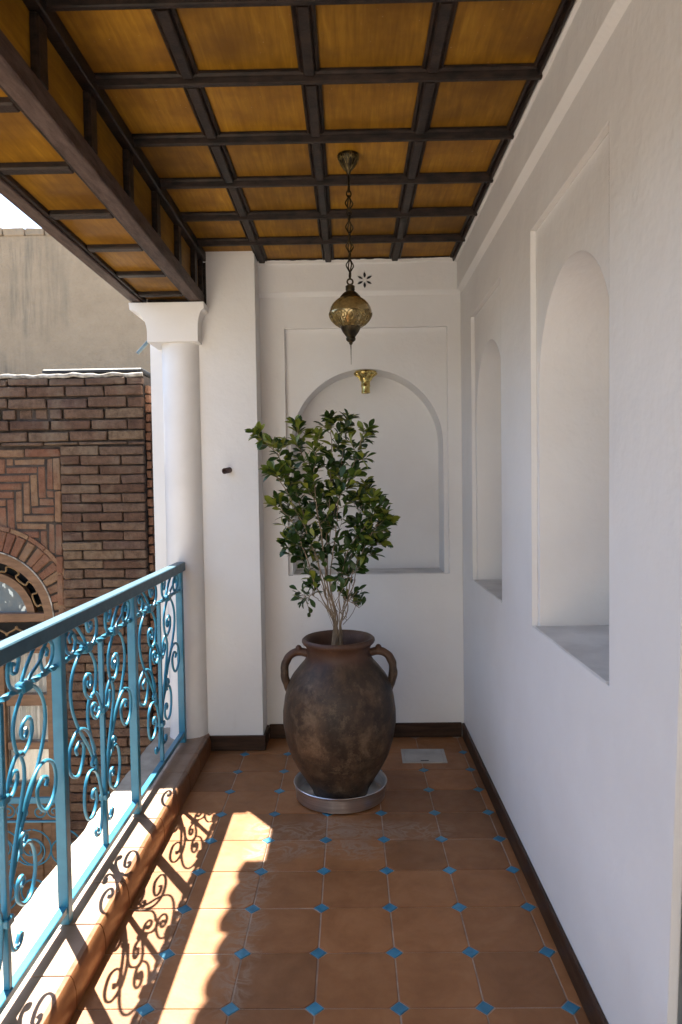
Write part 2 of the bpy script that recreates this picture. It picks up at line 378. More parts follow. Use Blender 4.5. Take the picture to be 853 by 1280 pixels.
def tube(name, pts, r, mat, parent=None, seg=6, sub=5, r1=None, smooth=50):
    bm = bmesh.new(); tube_bm(bm, catmull(pts, sub) if sub else pts, r, seg, r1)
    return link(name, fin(bm, smooth), mat, parent)

# ------------------------------------------------------------ ground and the slab under the balcony
g = box('ground', -90, 90, -90, 90, -1.95, -1.65, 'ground_paving'); tag(g, kind='structure')
s = box('balcony_slab', -1.12, 1.3, -2.6, 4.6, -.28, -.012, 'ledge_stone'); tag(s, kind='structure')
s = box('lower_storey', -0.7, 1.3, -2.6, 4.6, -1.66, -.283, 'weathered_render'); tag(s, kind='structure')

# ------------------------------------------------------------ balcony floor: terracotta tiles with blue insets
floor = box('balcony_floor', -.9, .69, -2.6, 4.4, -.010, -.0035, 'grout'); tag(floor, kind='structure')
S, X0, Y0 = .25, .1244, 2.0469; GAP = .0022; DH = .027
def tile_mesh(wx, wy, cuts):
    # cuts: which corners are cut (bl, br, tr, tl); origin at the tile's lower-left grid corner
    c = DH + .003; pts = []
    g_ = GAP
    if cuts[0]: pts += [(g_, c), (c, g_)]
    else: pts += [(g_, g_)]
    if cuts[1]: pts += [(wx-c, g_), (wx-g_, c)]
    else: pts += [(wx-g_, g_)]
    if cuts[2]: pts += [(wx-g_, wy-c), (wx-c, wy-g_)]
    else: pts += [(wx-g_, wy-g_)]
    if cuts[3]: pts += [(c, wy-g_), (g_, wy-c)]
    else: pts += [(g_, wy-g_)]
    cx, cy = wx/2, wy/2; bm = bmesh.new(); b = .002
    def ring(k, z): return [bm.verts.new((x + (cx-x)*k, y + (cy-y)*k, z)) for x, y in pts]
    r0, r1, r2 = ring(0, -.006), ring(0, -.0016), ring(.014, 0)
    for a, d in ((r0, r1), (r1, r2)):
        for i in range(len(pts)): bm.faces.new((a[i], a[(i+1) % len(pts)], d[(i+1) % len(pts)], d[i]))
    bm.faces.new(r2); return fin(bm, 0)
full = tile_mesh(S, S, (1, 1, 1, 1)); edge = tile_mesh(.058, S, (1, 0, 0, 1)); inner = tile_mesh(S, S, (0, 1, 1, 0))
bm = bmesh.new()
for z, k in ((-.006, 1), (-.001, 1), (0, .93)):
    for dx, dy in ((DH*k, 0), (0, DH*k), (-DH*k, 0), (0, -DH*k)): bm.verts.new((dx, dy, z))
bm.verts.ensure_lookup_table()
for q in (0, 4):
    for i in range(4): bm.faces.new([bm.verts[j] for j in (q+i, q+(i+1) % 4, q+4+(i+1) % 4, q+4+i)])
bm.faces.new([bm.verts[j] for j in (8, 9, 10, 11)]); dia = fin(bm, 0)
for j in range(-6, 9):
    for k in range(-4, 3):
        me = edge if k == 2 else (inner if k == -4 else full)
        o = link('tile', me, 'terracotta', floor, (X0+k*S, Y0+j*S, random.uniform(-.0011, .0003)))
        o.rotation_euler = (random.uniform(-.004, .004), random.uniform(-.004, .004), random.uniform(-.002, .002))
        if k > -4: 
            d = link('tile_inset', dia, 'blue_inset', floor, (X0+k*S+random.uniform(-.001, .001), Y0+j*S+random.uniform(-.001, .001), random.uniform(-.0006, .0003)))
            d.rotation_euler.z = random.uniform(-.05, .05)

# ------------------------------------------------------------ curb under the railing and ledge outside it
curb = box('railing_curb', -.975, -.853, -2.6, 4.32, -.003, .0925, 'grout'); tag(curb, kind='structure')
y = -0.45; i = 0
bm = bmesh.new(); box_bm(bm, 0, .105, 0, .245, 0, .009, .0015); top_me = fin(bm, 0)
prof = [(0, .0), (.028, .0), (.029, .03), (.027, .06), (.020, .088), (.0145, .0975), (.0110, .1008), (0, .1008), (-.004, .1008), (-.004, .0)]
bm = bmesh.new(); poly_extrude(bm, prof, lambda p, d: (p[0], d, p[1]), 0, .2455); nose_me = fin(bm, 20)
while y < 4.3:
    L = link('curb_tile', top_me, 'curb_tile', curb, (-.964, y, .0915+random.uniform(-.0006, .0006)))
    N = link('nosing_tile', nose_me, 'nosing', curb, (-.856+random.uniform(-.001, .001), y, random.uniform(-.0005, .0005)))
    if y + .25 > 4.3:
        L.scale.y = N.scale.y = (4.3-y)/.25
    y += .25
# the ledge's broken outer edge
bm = bmesh.new(); out = []
yy = -2.6
while yy < 4.32:
    out.append((-1.150 + .006*noise.noise((yy*14, 0, 0)) + random.uniform(-.004, .004), yy)); yy += random.choice((.018, .03, .045))
pts = [(-.9755, -2.6), (-.9755, 4.32)] + [(x, min(q, 4.32)) for x, q in out[::-1]]
poly_extrude(bm, pts, MZ, -.011, .090)
tag(link('ledge', fin(bm, 0), 'ledge_stone'), kind='structure')

# ------------------------------------------------------------ walls with niches
XR, YB = .672, 4.30
WT = 2.872
n1 = (1.868, 2.665); n2 = (3.19, 3.955)
wall = empty('niche_wall', (XR, 2.5, 0)); wall.location = (0, 0, 0)
tag(wall, 'long white plaster wall with two arched niches along the balcony', 'wall')
door_hole = [(1.545, .0), (1.395, 2.2), (.45, 2.2), (.45, .0)]
near = -2.6
outl = [(1.545, 0), (YB+.02, 0), (YB+.02, WT), (near, WT), (near, 0), (.45, 0), (.45, 2.2), (1.395, 2.2)]
plate('wall_face', outl, [rect(*n1, .998, 2.452), rect(*n2, .998, 2.44)], MX, XR, XR+.022, 'plaster', wall)
def arch_in(n): c = (n[0]+n[1])/2; r = (n[1]-n[0])/2-.026; return arch(c, r, .9985, 2.235-r)
plate('niche_surround', rect(1.6, YB+.3, .9, WT), [arch_in(n1), arch_in(n2)], MX, XR+.0223, XR+.30, 'plaster', wall)
box('niche_back', XR+.3003, XR+.36, 1.3, YB+.3, .5, WT, 'plaster', wall)
for n in (n1, n2):
    box('sill', XR+.0012, XR+.299, n[0]+.0275, n[1]-.0275, .985, 1.0035, 'sill_stone', wall, .002)
box('door_panel', XR+.06, XR+.09, .3, 1.66, 0, 2.35, 'grey_door', wall)
def skirt(name, x0, x1, y0, y1, parent, h=.088):
    bm = bmesh.new(); box_bm(bm, x0, x1, y0, y1, .0012, h, .003)
    return link(name, fin(bm, 0), 'skirting', parent)
skirt('skirting', XR-.015, XR-.0005, 1.56, YB-.017, wall)
# frieze and fillet below the ceiling
def frieze(run0, run1, mapper, parent, holes=None):
    bm = bmesh.new()
    prof = [(0.002, 2.652), (-.026, 2.676), (-.026, 2.834), (-.038, 2.84), (-.038, WT-.003), (.002, WT-.003)]
    if holes is None:
        poly_extrude(bm, prof, mapper, run0, run1)
    else:
        poly_extrude(bm, [(0.002, 2.652), (-.026, 2.676), (.002, 2.676)], mapper, run0, run1)
        poly_extrude(bm, [(-.026, 2.8342), (-.038, 2.84), (-.038, WT-.003), (.002, WT-.003), (.002, 2.8342)], mapper, run0, run1)
        plate_bm(bm, rect(run0, run1, 2.6763, 2.834), holes, lambda p, d: mapper((d, p[1]), p[0]), -.026, -.008)
    return link('frieze', fin(bm, 20), 'plaster', parent)
frieze(near, YB-.04, lambda p, d: (XR+p[0], d, p[1]), wall)

ew = empty('end_wall'); tag(ew, 'white end wall with one wide arched niche behind the potted shrub', 'wall')
pr = (-.378, .590); ca = .106; ra = .458
plate('wall_face', rect(-.56, XR-.0005, 0, WT), [rect(*pr, .992, 2.468)], MY, YB, YB+.03, 'plaster', ew)
plate('niche_surround', rect(-.8, XR+.28, .9, WT), [arch(ca, ra, .9925, 2.228-ra)], MY, YB+.0303, YB+.27, 'plaster', ew)
box('niche_back', -.8, XR+.28, YB+.2703, YB+.33, .5, WT, 'plaster', ew)
box('sill', ca-ra+.0015, ca+ra-.0015, YB+.0012, YB+.269, .98, .9975, 'sill_stone', ew, .002)
skirt('skirting', -.51, XR-.017, YB-.016, YB-.0005, ew)
def petal(a, L=.049, i0=.011, wd=.0078, n=8):
    pts = []
    for k in range(n+1):
        t = k/n; pts.append((i0+(L-i0)*t, wd*math.sin(math.pi*t)**.8))
    pts += [(p[0], -p[1]) for p in pts[-2:0:-1]]
    return [(.104+x*math.cos(a)-y_*math.sin(a), 2.742+x*math.sin(a)+y_*math.cos(a)) for x, y_ in pts]
frieze(-.527, XR-.002, lambda p, d: (d, YB+p[0], p[1]), ew, [petal(rad(90+60*k)) for k in range(6)])
box('star_vent_shade_sheet', .02, .19, YB-.0075, YB-.0012, 2.68, 2.81, 'night', ew)  # near-black sheet standing in for the shade behind the star holes

pil = box('wall_pier', -.862, -.525, 4.11, 4.33, 0, WT, 'plaster')
tag(pil, 'plain white square pier standing proud between column and niche wall', 'pier')
skirt('skirting', -.843, -.510, 4.0945, 4.1095, pil); skirt('skirting', -.5245, -.5100, 4.1105, 4.2835, pil)

# ------------------------------------------------------------ column
col = empty('column', (-.975, 4.22, 0)); col.location = (0, 0, 0)
tag(col, 'white round engaged column with flared square capital where the railing ends', 'column')
box('back_slab', -1.168, -.8625, 4.245, 4.5, -.01, 2.45, 'plaster', col)
bm = bmesh.new(); lathe_bm(bm, [(.118, .09), (.114, .115), (.1125, .6), (.112, 1.095), (.1105, 1.099), (.111, 1.104), (.1105, 1.8), (.110, 2.3), (.110, 2.37)], 56, (-.957, 4.138))
link('shaft', fin(bm, 40), 'shaft_plaster', col)
def cap_prof():
    L = []
    xl0, xl1 = -1.118, -1.203; xr0, xr1 = -.834, -.797
    left = [(xl0, 2.345)] + [(xl0 + (xl1-xl0)*(1-math.cos(t)), 2.40 + .118*math.sin(t)) for t in [i*math.pi/2/10 for i in range(11)]] + [(xl1-.004, 2.522), (xl1-.004, 2.556)]
    right = [(xr0, 2.345)] + [(xr0 + (xr1-xr0)*(1-math.cos(t)), 2.40 + .118*math.sin(t)) for t in [i*math.pi/2/10 for i in range(11)]] + [(xr1+.004, 2.522), (xr1+.004, 2.556)]
    return left + right[::-1]
bm = bmesh.new(); poly_extrude(bm, cap_prof(), MY, 4.008, 4.40)
for v in bm.verts:                                # front face leans out a little towards its lip as well
    if v.co.y < 4.1: v.co.y -= .03*max(0, (v.co.z-2.40)/.156)**2
link('capital', fin(bm, 25), 'plaster', col)

# ------------------------------------------------------------ coffered wooden ceiling
ceil = empty('coffered_ceiling'); tag(ceil, 'coffered ceiling of amber wood panels in a dark batten grid', 'ceiling')
YJ = [4.285, 3.91, 3.545, 3.155, 2.765, 2.365, 1.98, 1.59, 1.2, .81, .42, .03]
XJ = [-.815, -.50, -.11, .283, .648]
ZC = 2.868
for a in range(len(YJ)-1):
    for b in range(4):
        z = ZC + random.uniform(0, .002)
        box('panel', XJ[b]-.005, XJ[b+1]-.0055, YJ[a+1]-.005, YJ[a]-.0055, z, z+.008, 'panel_wood', ceil)
box('far_panel', -.82, .643, -2.6, .0245, ZC, ZC+.008, 'panel_wood', ceil)
def batten_prof(w_, d, bead):
    return [(-w_/2, 0), (-w_/2, -bead*.55), (-w_/2+.007, -bead), (-w_/2+.014, -bead*.7), (-w_/2+.017, -d+.003), (-w_/2+.021, -d),
            (w_/2-.021, -d), (w_/2-.017, -d+.003), (w_/2-.014, -bead*.7), (w_/2-.007, -bead), (w_/2, -bead*.55), (w_/2, 0)]
ccur = {}
def batten(name, c0, c1, axis, pos, w_, d, bead, parent):
    pr_ = batten_prof(w_, d, bead)
    mp = (lambda p, t: (pos+p[0], t, ZC-.0005+p[1])) if axis == 'y' else (lambda p, t: (t, pos+p[0], ZC-.0005+p[1]))
    bm = bmesh.new(); poly_extrude(bm, pr_, mp, c0, c1)
    return link(name, fin(bm, 0), 'dark_wood', parent)
for yj in YJ[1:]: batten('cross_batten', -.813, .636, 'x', yj+random.uniform(-.003, .003), .056, .034, .016, ceil)
for b in (1, 2, 3):
    for a in range(len(YJ)-1):
        batten('long_batten', YJ[a+1]+.0285, YJ[a]-.0285, 'y', XJ[b]+random.uniform(-.002, .002), .068, .027+random.uniform(-.002, .001), .015, ceil)
batten('edge_batten', -2.6, 4.296, 'y', .626, .044, .030, .014, ceil)
batten('edge_batten', -.79, .603, 'x', 4.277, .040, .028, .013, ceil)
# uneven plaster daubed along the ceiling's edge
def daub(name, p0, p1, mat, parent, r=.009):
    bm = bmesh.new(); n = int((Vector(p1)-Vector(p0)).length/.012); pts = []
    for i in range(n+1):
        p = Vector(p0).lerp(Vector(p1), i/n); q = noise.noise(p*17)
        pts.append(p + Vector((q*.004, q*.003, noise.noise(p*23+Vector((5, 0, 0)))*.007)))
    tube_bm(bm, pts, r, 7); o = link(name, fin(bm, 60), mat, parent); return o
daub('plaster_daub', (.640, 1.2, 2.861), (.640, 4.26, 2.861), 'plaster', wall)
daub('plaster_daub', (-.52, 4.2655, 2.859), (.63, 4.2655, 2.859), 'plaster', ew, .006)

# ------------------------------------------------------------ boxed eaves beam on the open side
beam = empty('boxed_beam'); tag(beam, 'dark boxed beam with amber panels resting on the column capital', 'beam')
BZ = 2.562; XI, XO = -.812, -1.190; YE = 4.108
box('bottom_rail', XI-.062, XI, -2.6, YE, BZ, BZ+.068, 'old_wood', beam, .004)
box('inner_bead', XI-.078, XI-.0625, -2.6, YE-.0005, BZ+.010, BZ+.05, 'dark_wood', beam, .003)
box('outer_rail', XO, XO+.046, -2.6, 4.065, BZ, BZ+.055, 'old_wood', beam, .004)
box('outer_bead', XO+.0465, XO+.062, -2.6, 4.06, BZ+.010, BZ+.045, 'dark_wood', beam, .003)
box('top_rail', XI-.04, XI+.012, -2.6, YE+.17, ZC-.055, ZC-.001, 'dark_wood', beam, .004)
box('outer_fascia', XO-.022, XO-.0005, -2.6, 4.10, BZ+.012, 2.90, 'old_wood', beam)
for yj in YJ:
    yb = yj if yj < 4.2 else 4.082
    box('soffit_bar', XO+.0625, XI-.0785, yb-.024, yb+.024, BZ+.008+random.uniform(0, .003), BZ+.045, 'dark_wood', beam, .005)
    if yj < 4.2: box('fascia_post', XI-.03, XI-.003, yb-.033, yb+.033, BZ+.0685, ZC-.0555, 'dark_wood', beam, .006)
box('fascia_post', XI-.03, XI-.003, 4.055, 4.1075, BZ+.0685, ZC-.0555, 'dark_wood', beam, .006)
ys = [4.095] + YJ[1:]
for a in range(len(ys)-1):
    box('soffit_panel', XO+.05, XI-.066, ys[a+1]+.001, ys[a]-.001, BZ+.030, BZ+.038, 'panel_wood', beam)
    box('fascia_panel', XI-.034, XI-.026, ys[a+1]+.001, ys[a]-.001, BZ+.0688, ZC-.056, 'panel_wood', beam)
box('end_trim', XI-.03, XI+.010, 4.1085, 4.1095, BZ-.02, ZC-.06, 'dark_wood', beam)

# ------------------------------------------------------------ roof above, its scalloped tile eave throws the wavy shadow
roof = box('roof_slab', -1.28, 1.4, -2.6, 4.9, 2.905, 3.0, 'roof_screed'); tag(roof, 'flat roof slab over the balcony above the wooden ceiling', 'roof')
eave = empty('tile_eave'); tag(eave, 'clay barrel tile eave edging the roof above the beam', 'eave')
bm = bmesh.new(); n = 10
for (x, zc) in ((0, 0), (.42, .12)):
    pass
def barrel():
    bm = bmesh.new(); rings = []
    for x, zc, r in ((0, 0, .078), (.42, .10, .066)):
        for rr in (r, r-.012):
            rings.append([bm.verts.new((x - (.042*math.sin(math.pi*i/n) if x == 0 else 0), -rr*math.cos(math.pi*i/n), zc+rr*.75*math.sin(math.pi*i/n))) for i in range(n+1)])
    a, b, c, d = rings
    for i in range(n):
        bm.faces.new((a[i], a[i+1], c[i+1], c[i])); bm.faces.new((b[i], d[i], d[i+1], b[i+1])); bm.faces.new((a[i], b[i], b[i+1], a[i+1]))
    return fin(bm, 50)
bme = barrel(); yy = 4.17
while yy > -1.2:
    o = link('roof_tile', bme, 'clay_roof', eave, (-1.445+random.uniform(-.012, .012), yy, 3.005)); o.rotation_euler.z = random.uniform(-.03, .03)
    yy -= .158
box('eave_board', -1.40, -1.25, -1.3, 4.245, 3.0015, 3.02, 'old_wood', eave)

# ------------------------------------------------------------ railing
rail = empty('balcony_railing'); tag(rail, 'turquoise blue wrought iron balustrade with scrolls along the balcony', 'railing')
RX = -.962; PY = [3.972, 3.100, 2.309, 1.512, .717, -.08]
box('top_rail', RX-.024, RX+.026, -.345, 4.020, 1.064, 1.114, 'rail_paint', rail, .004)
box('bottom_rail', RX-.0135, RX+.0135, -.345, 4.012, .140, .163, 'blue_paint', rail, .002)
for p in PY: box('post', RX-.0175, RX+.0175, p-.0175, p+.0175, .1010, 1.0635, 'blue_paint', rail, .002)
HALF = {
 'scroll': [
  [(.19,.935),(.25,.905),(.29,.86),(.305,.805),(.295,.75),(.265,.695),(.215,.63),(.15,.56),(.095,.485),(.055,.41),(.019,.33)],
  [(.14,.930),(.09,.88),(.07,.83),(.082,.77),(.115,.742),(.155,.748),(.188,.78),(.19,.82),(.165,.84),(.13,.828),(.12,.80),(.138,.785),(.156,.797),(.150,.812)],
  [(.125,.74),(.145,.70),(.147,.655),(.135,.62),(.1,.54),(.065,.46),(.04,.39)],
  [(.13,.735),(.115,.75),(.08,.747),(.05,.72),(.03,.685),(.014,.66)],
  [(.012,.656),(.06,.64),(.098,.665),(.103,.695),(.08,.705),(.055,.685),(.068,.67)],
  [(.10,.53),(.155,.61),(.215,.652),(.28,.66),(.335,.63),(.355,.575),(.335,.525),(.275,.5),(.228,.535),(.215,.585),(.25,.615),(.29,.6),(.278,.578)],
  [(.018,.31),(.045,.39),(.085,.44),(.135,.46),(.175,.445),(.2,.4),(.2,.34),(.17,.29),(.12,.285),(.08,.32),(.085,.365),(.11,.375),(.125,.355),(.108,.345)],
  [(.10,.45),(.097,.495),(.12,.505),(.138,.485),(.118,.475)],
  [(.016,.31),(.03,.22),(.05,.186),(.085,.184),(.1,.205),(.083,.213),(.066,.195)],
  [(.16,.940),(.2,.965),(.26,.99),(.30,1.03),(.33,1.045)],
  [(.14,.940),(.165,.975),(.21,1.015),(.25,1.045)],
  [(.10,.940),(.055,.97),(.05,1.02),(.07,1.045)],
  [(.13,1.045),(.135,1.025),(.115,.992),(.085,1.0),(.09,1.022),(.11,1.017)],
  [(.33,1.045),(.36,1.015),(.345,.968),(.29,.952),(.265,.99),(.285,1.022),(.318,1.012),(.31,.993)]]}
smesh = {}
for sgn in (-1, 1):
    for q, pts in enumerate(HALF['scroll']):
        bm = bmesh.new(); tube_bm(bm, catmull([((.0035 if q % 2 else -.0035), sgn*u, z) for u, z in pts], 5), .0062, 6)
        smesh[sgn, q] = fin(bm, 60)
bm = bmesh.new(); box_bm(bm, -.009, .009, -.009, .009, .1635, .955, .0015); bar_me = fin(bm, 0)
bm = bmesh.new(); box_bm(bm, -.016, .016, -.02, .02, -.012, .012, .003); col_me = fin(bm, 0)
bm = bmesh.new(); box_bm(bm, -.016, .016, -.03, .03, -.016, .016, .005); knot_me = fin(bm, 0)
def rod_mesh(L):
    bm = bmesh.new(); n = int(L/.006); tube_bm(bm, [(0, -L/2+L*i/n, 0) for i in range(n+1)], .0100, 4, twist=.15); return fin(bm, 0)
rods = {}
for a in range(4):
    y1, y0 = PY[a]-.0178, PY[a+1]+.0178; c = (y0+y1)/2; L = y1-y0; sc = (L/2)/.392
    def put(name, me, z=0, u=0.0, s_=True):
        o = link(name, me, 'blue_paint', rail, (RX, c+u*sc, z))
        if s_: o.scale.y = sc
        if name == 'scroll': o.scale.z = .962; o.location.z = .0584
        return o
    put('bar', bar_me, 0, 0, False)
    key = round(L, 2)
    if key not in rods: rods[key] = rod_mesh(L)
    put('twisted_rod', rods[key], .9608, 0, False)
    for (sgn, q), me in smesh.items(): put('scroll', me)
    for z in (.6895, .3518): put('collar', col_me, z)
    for sgn in (-1, 1): put('collar', knot_me, .9608, sgn*.155)

# ------------------------------------------------------------ neighbouring brick house
house = empty('brick_house'); tag(house, 'old brown brick house with herringbone panel and arched window beyond the railing', 'house')
YF = 4.33; HR = -1.238
wc, wr, wz = -2.252, .424, .738             # window centre, radius, springing
hole = [(wc-wr, -1.695), (wc+wr, -1.695)] + arch(wc, wr, 0, wz)[2:]
plate('wall', rect(-8, HR-.004, -1.7, 2.215), [hole], MY, YF+.012, YF+.35, 'mortar', house)
box('roof', -8, HR-.004, YF+.355, 9, 2.0, 2.19, 'roof_screed', house)
box('back_wall', -8, -1.172, 4.62, 4.8, -1.7, 2.1, 'mortar', house)
brick_cache = {}
def brick(xc, zc, L, H, mat='brick', proud=0.0, rot=0.0, depth=.05):
    key = (round(L, 2), round(H, 3), mat); 
    if key not in brick_cache:
        brick_cache[key] = []
        for _ in range(4):
            bm = bmesh.new(); box_bm(bm, -L/2, L/2, 0, depth, -H/2, H/2, .005, .0032); brick_cache[key].append(fin(bm, 0))
    o = link('brick', random.choice(brick_cache[key]), mat, house, (xc, YF-proud+random.uniform(-.004, .003), zc))
    o.rotation_euler = (random.uniform(-.012, .012), rot+random.uniform(-.008, .008), random.uniform(-.01, .01)); return o
# pier in running bond
H_ = .0575; z = 1.792-H_/2; row = 0; PL, PR = -1.752, HR
while z > -1.45:
    j = random.uniform(-.006, .006)
    if row % 2: cells = [(PL, PL+.122+j), (PL+.122+j, PL+.372+j), (PL+.372+j, PR)]
    else: cells = [(PL, PL+.242+j), (PL+.242+j, PR)]
    for a, b in cells: brick((a+b)/2, z+random.uniform(-.002, .002), b-a-.008, H_-.0075, 'brick', .018)
    if z < wz - .03:                       # narrow return between pier and window
        brick((wc+wr+PL)/2, z, PL-(wc+wr)-.008, H_-.010, 'brick', -.004)
    z -= H_; row += 1
# courses along the top
z = 2.205; hs = [.050, .068, .068, .066, .066, .066, .026]
for r_, h in enumerate(hs):
    z -= h/2; x = HR - (0 if r_ % 2 else .10)
    first = True
    if r_ == 3: x_end_dentil = -1.55
    while x > -2.72:
        if r_ == 3 and x < -1.50: L = .095
        elif r_ == 6: L = random.uniform(.2, .3)
        else: L = random.choice((.235, .25, .22, .25, .10))
        if first and r_ % 2 == 0: brick(x+.052, z, .094, h-.011, 'brick', .016)
        first = False
        recess = r_ == 3 and x < -1.50
        brick(x-L/2, z+random.uniform(-.003, .003), L-(.022 if recess else .011), h-.011, 'brick', -.006 if recess and int(x*100) % 2 else .016)
        x -= L
    z -= h/2
# red border course and soldier border of the panel
x = PL
while x > -2.7:
    L = random.choice((.235, .22, .24)); brick(x-L/2, 1.757, L-.01, .046, 'red_brick', .004); x -= L
z = 1.728
while z > .76:
    L = random.choice((.2, .11, .2)); brick(PL-.024, z-L/2, L-.010, .040, 'red_brick', .006, rad(90)); z -= L
# herringbone panel
U = .049; NB = 4
def in_panel(x, z): return x > -2.74 and x < PL-.045 and z < 1.730
for iy in range(-2, 22):
    for ix in range(-22, 4):
        d = (ix-iy) % (2*NB); ox, oz = PL-.048, .745
        if d == 0: cells = [(ix+k, iy) for k in range(NB)]
        elif d == 2*NB-1: cells = [(ix, iy+k) for k in range(NB)]
        else: continue
        cells = [(a, b) for a, b in cells if in_panel(ox+(a+.5)*U, oz+(b+.5)*U)]
        if not cells: continue
        x0 = ox+min(a for a, b in cells)*U; x1 = ox+(max(a for a, b in cells)+1)*U
        z0 = oz+min(b for a, b in cells)*U; z1 = oz+(max(b for a, b in cells)+1)*U
        far = max(math.hypot(x-wc, zz-wz) for x in (x0, x1) for zz in (z0, z1))
        if far < wr+.165: continue
        if min(math.hypot(x-wc, zz-wz) for x in (x0, x1, (x0+x1)/2) for zz in (z0, z1, (z0+z1)/2)) < wr+.05: continue
        if d == 0: brick((x0+x1)/2, (z0+z1)/2, x1-x0-.008, U-.009, 'red_brick', -.008)
        else: brick((x0+x1)/2, (z0+z1)/2, z1-z0-.008, U-.009, 'red_brick', -.008, rad(90))
# voussoirs and the thin ring round them
nv = 27
bm = bmesh.new(); poly_extrude(bm, [(wr+.012, -.0205), (wr+.135, -.0265), (wr+.135, .0265), (wr+.012, .0205)], lambda p, d: (p[0], d, p[1]), 0, .05)
bmesh.ops.bevel(bm, geom=list(bm.edges), offset=.004, segments=1, affect='EDGES'); vme = fin(bm, 0)
bm = bmesh.new(); k0 = rad(5.6); R0, R1 = wr+.141, wr+.166
poly_extrude(bm, [(R0*math.cos(t), R0*math.sin(t)) for t in (-k0, 0, k0)] + [(R1*math.cos(t), R1*math.sin(t)) for t in (k0, 0, -k0)], lambda p, d: (p[0], d, p[1]), 0, .05); rme = fin(bm, 0)
for i in range(nv):
    a = math.pi*(i+.5)/nv
    o = link('voussoir', vme, 'red_brick', house, (wc, YF-.003+random.uniform(-.002, .003), wz)); o.rotation_euler.y = -a+random.uniform(-.01, .01)
for i in range(15):
    a = math.pi*(i+.5)/15
    if math.cos(a)*(wr+.16) > PL-wc-.01: pass
    o = link('ring_brick', rme, 'red_brick', house, (wc, YF-.004, wz)); o.rotation_euler.y = -a
# lime bead along the wall top and round the arch
bm = bmesh.new(); pts = [(x*.03-3.4, YF-.002+.012*noise.noise((x*.33, 3, 0)), 2.216+.014*noise.noise((x*.37, 0, 0))) for x in range(0, 73)]
tube_bm(bm, pts, .013, 9); link('lime_coping', fin(bm, 60), 'lime', house)
bm = bmesh.new(); pts = [(wc+(wr+.006)*math.cos(t), YF-.004+.003*noise.noise((t*9, 0, 0)), wz+(wr+.006)*math.sin(t)) for t in [math.pi*i/70 for i in range(71)]]
tube_bm(bm, pts, .0045, 6); link('lime_bead', fin(bm, 60), 'lime', house)
# toothed brick edge in the slit next to the column
bm = bmesh.new(); z = 2.16
while z > -1.4:
    box_bm(bm, -1.2385, -1.21+random.uniform(-.003, .003), 4.36+random.uniform(-.008, .004), 4.5, z-.05, z-.003, .004, .003); z -= .0575
tag(link('toothed_edge', fin(bm, 0), 'red_brick', house), kind='stuff')
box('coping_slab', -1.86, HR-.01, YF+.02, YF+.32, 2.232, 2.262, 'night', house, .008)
# ---- window with fanlight
win = empty('window'); win.parent = house; win['label'] = 'arched brown window with fanlight and lace curtains'
def ring(name, r0, r1, y0, y1, mat, parent, n=48, a0=0, a1=math.pi):
    pts = [(wc+r1*math.cos(a0+(a1-a0)*i/n), wz+r1*math.sin(a0+(a1-a0)*i/n)) for i in range(n+1)] + [(wc+r0*math.cos(a0+(a1-a0)*i/n), wz+r0*math.sin(a0+(a1-a0)*i/n)) for i in range(n, -1, -1)]
    bm = bmesh.new()
    N = len(pts); A = [bm.verts.new((p[0], y0, p[1])) for p in pts]; B = [bm.verts.new((p[0], y1, p[1])) for p in pts]
    for i in range(N): bm.faces.new((A[i], A[(i+1) % N], B[(i+1) % N], B[i]))
    for i in range(n):
        j = N-1-i
        bm.faces.new((A[i], A[i+1], A[j-1], A[j])); bm.faces.new((B[i], B[j], B[j-1], B[i+1]))
    return link(name, fin(bm, 30), mat, parent)
ring('arch_frame', .362, .4235, YF+.022, YF+.12, 'brown_joinery', win)
ring('fanlight_frame', .245, .292, YF+.05, YF+.10, 'brown_joinery', win)
bm = bmesh.new(); poly_extrude(bm, [(wc+.246*math.cos(math.pi*i/30), wz+.03+.23*math.sin(math.pi*i/30)) for i in range(31)], MY, YF+.074, YF+.079)
link('fanlight_pane', fin(bm, 0), 'sky_glass', win)
box('transom', wc-.36, wc+.36, YF+.03, YF+.10, .718, .772, 'brown_joinery', win, .004)
box('head_rail', wc-.36, wc+.36, YF+.034, YF+.10, .545, .60, 'brown_joinery', win, .004)
for sg in (-1, 1): box('jamb', wc+sg*.392-.031, wc+sg*.392+.031, YF+.022, YF+.12, -1.66, wz, 'brown_joinery', win, .003)
box('unlit_room_sheet', wc-.423, wc+.423, YF+.20, YF+.215, -1.66, 1.16, 'night', win)  # near-black sheet in place of the unlit room behind the curtains
pts = []
for i in range(241):
    a = math.pi*i/240; k = a*13; a -= .055*math.sin(2*k)
    pts.append((wc+(.327+.024*math.sin(k))*math.cos(a), YF+.06, wz+(.327+.024*math.sin(k))*math.sin(a)))
bm = bmesh.new(); tube_bm(bm, pts, .0065, 6); link('fanlight_scroll', fin(bm, 60), 'gilt_iron', win)
pts = [(wc-.35+.70*i/120+.016*math.sin(i*.6), YF+.06, .658+.026*math.sin(i*.3)) for i in range(121)]
bm = bmesh.new(); tube_bm(bm, pts, .0065, 6); link('fanlight_scroll', fin(bm, 60), 'gilt_iron', win)
rows_ = [(.52, .267), (.192, -.032), (-.082, -.307)]
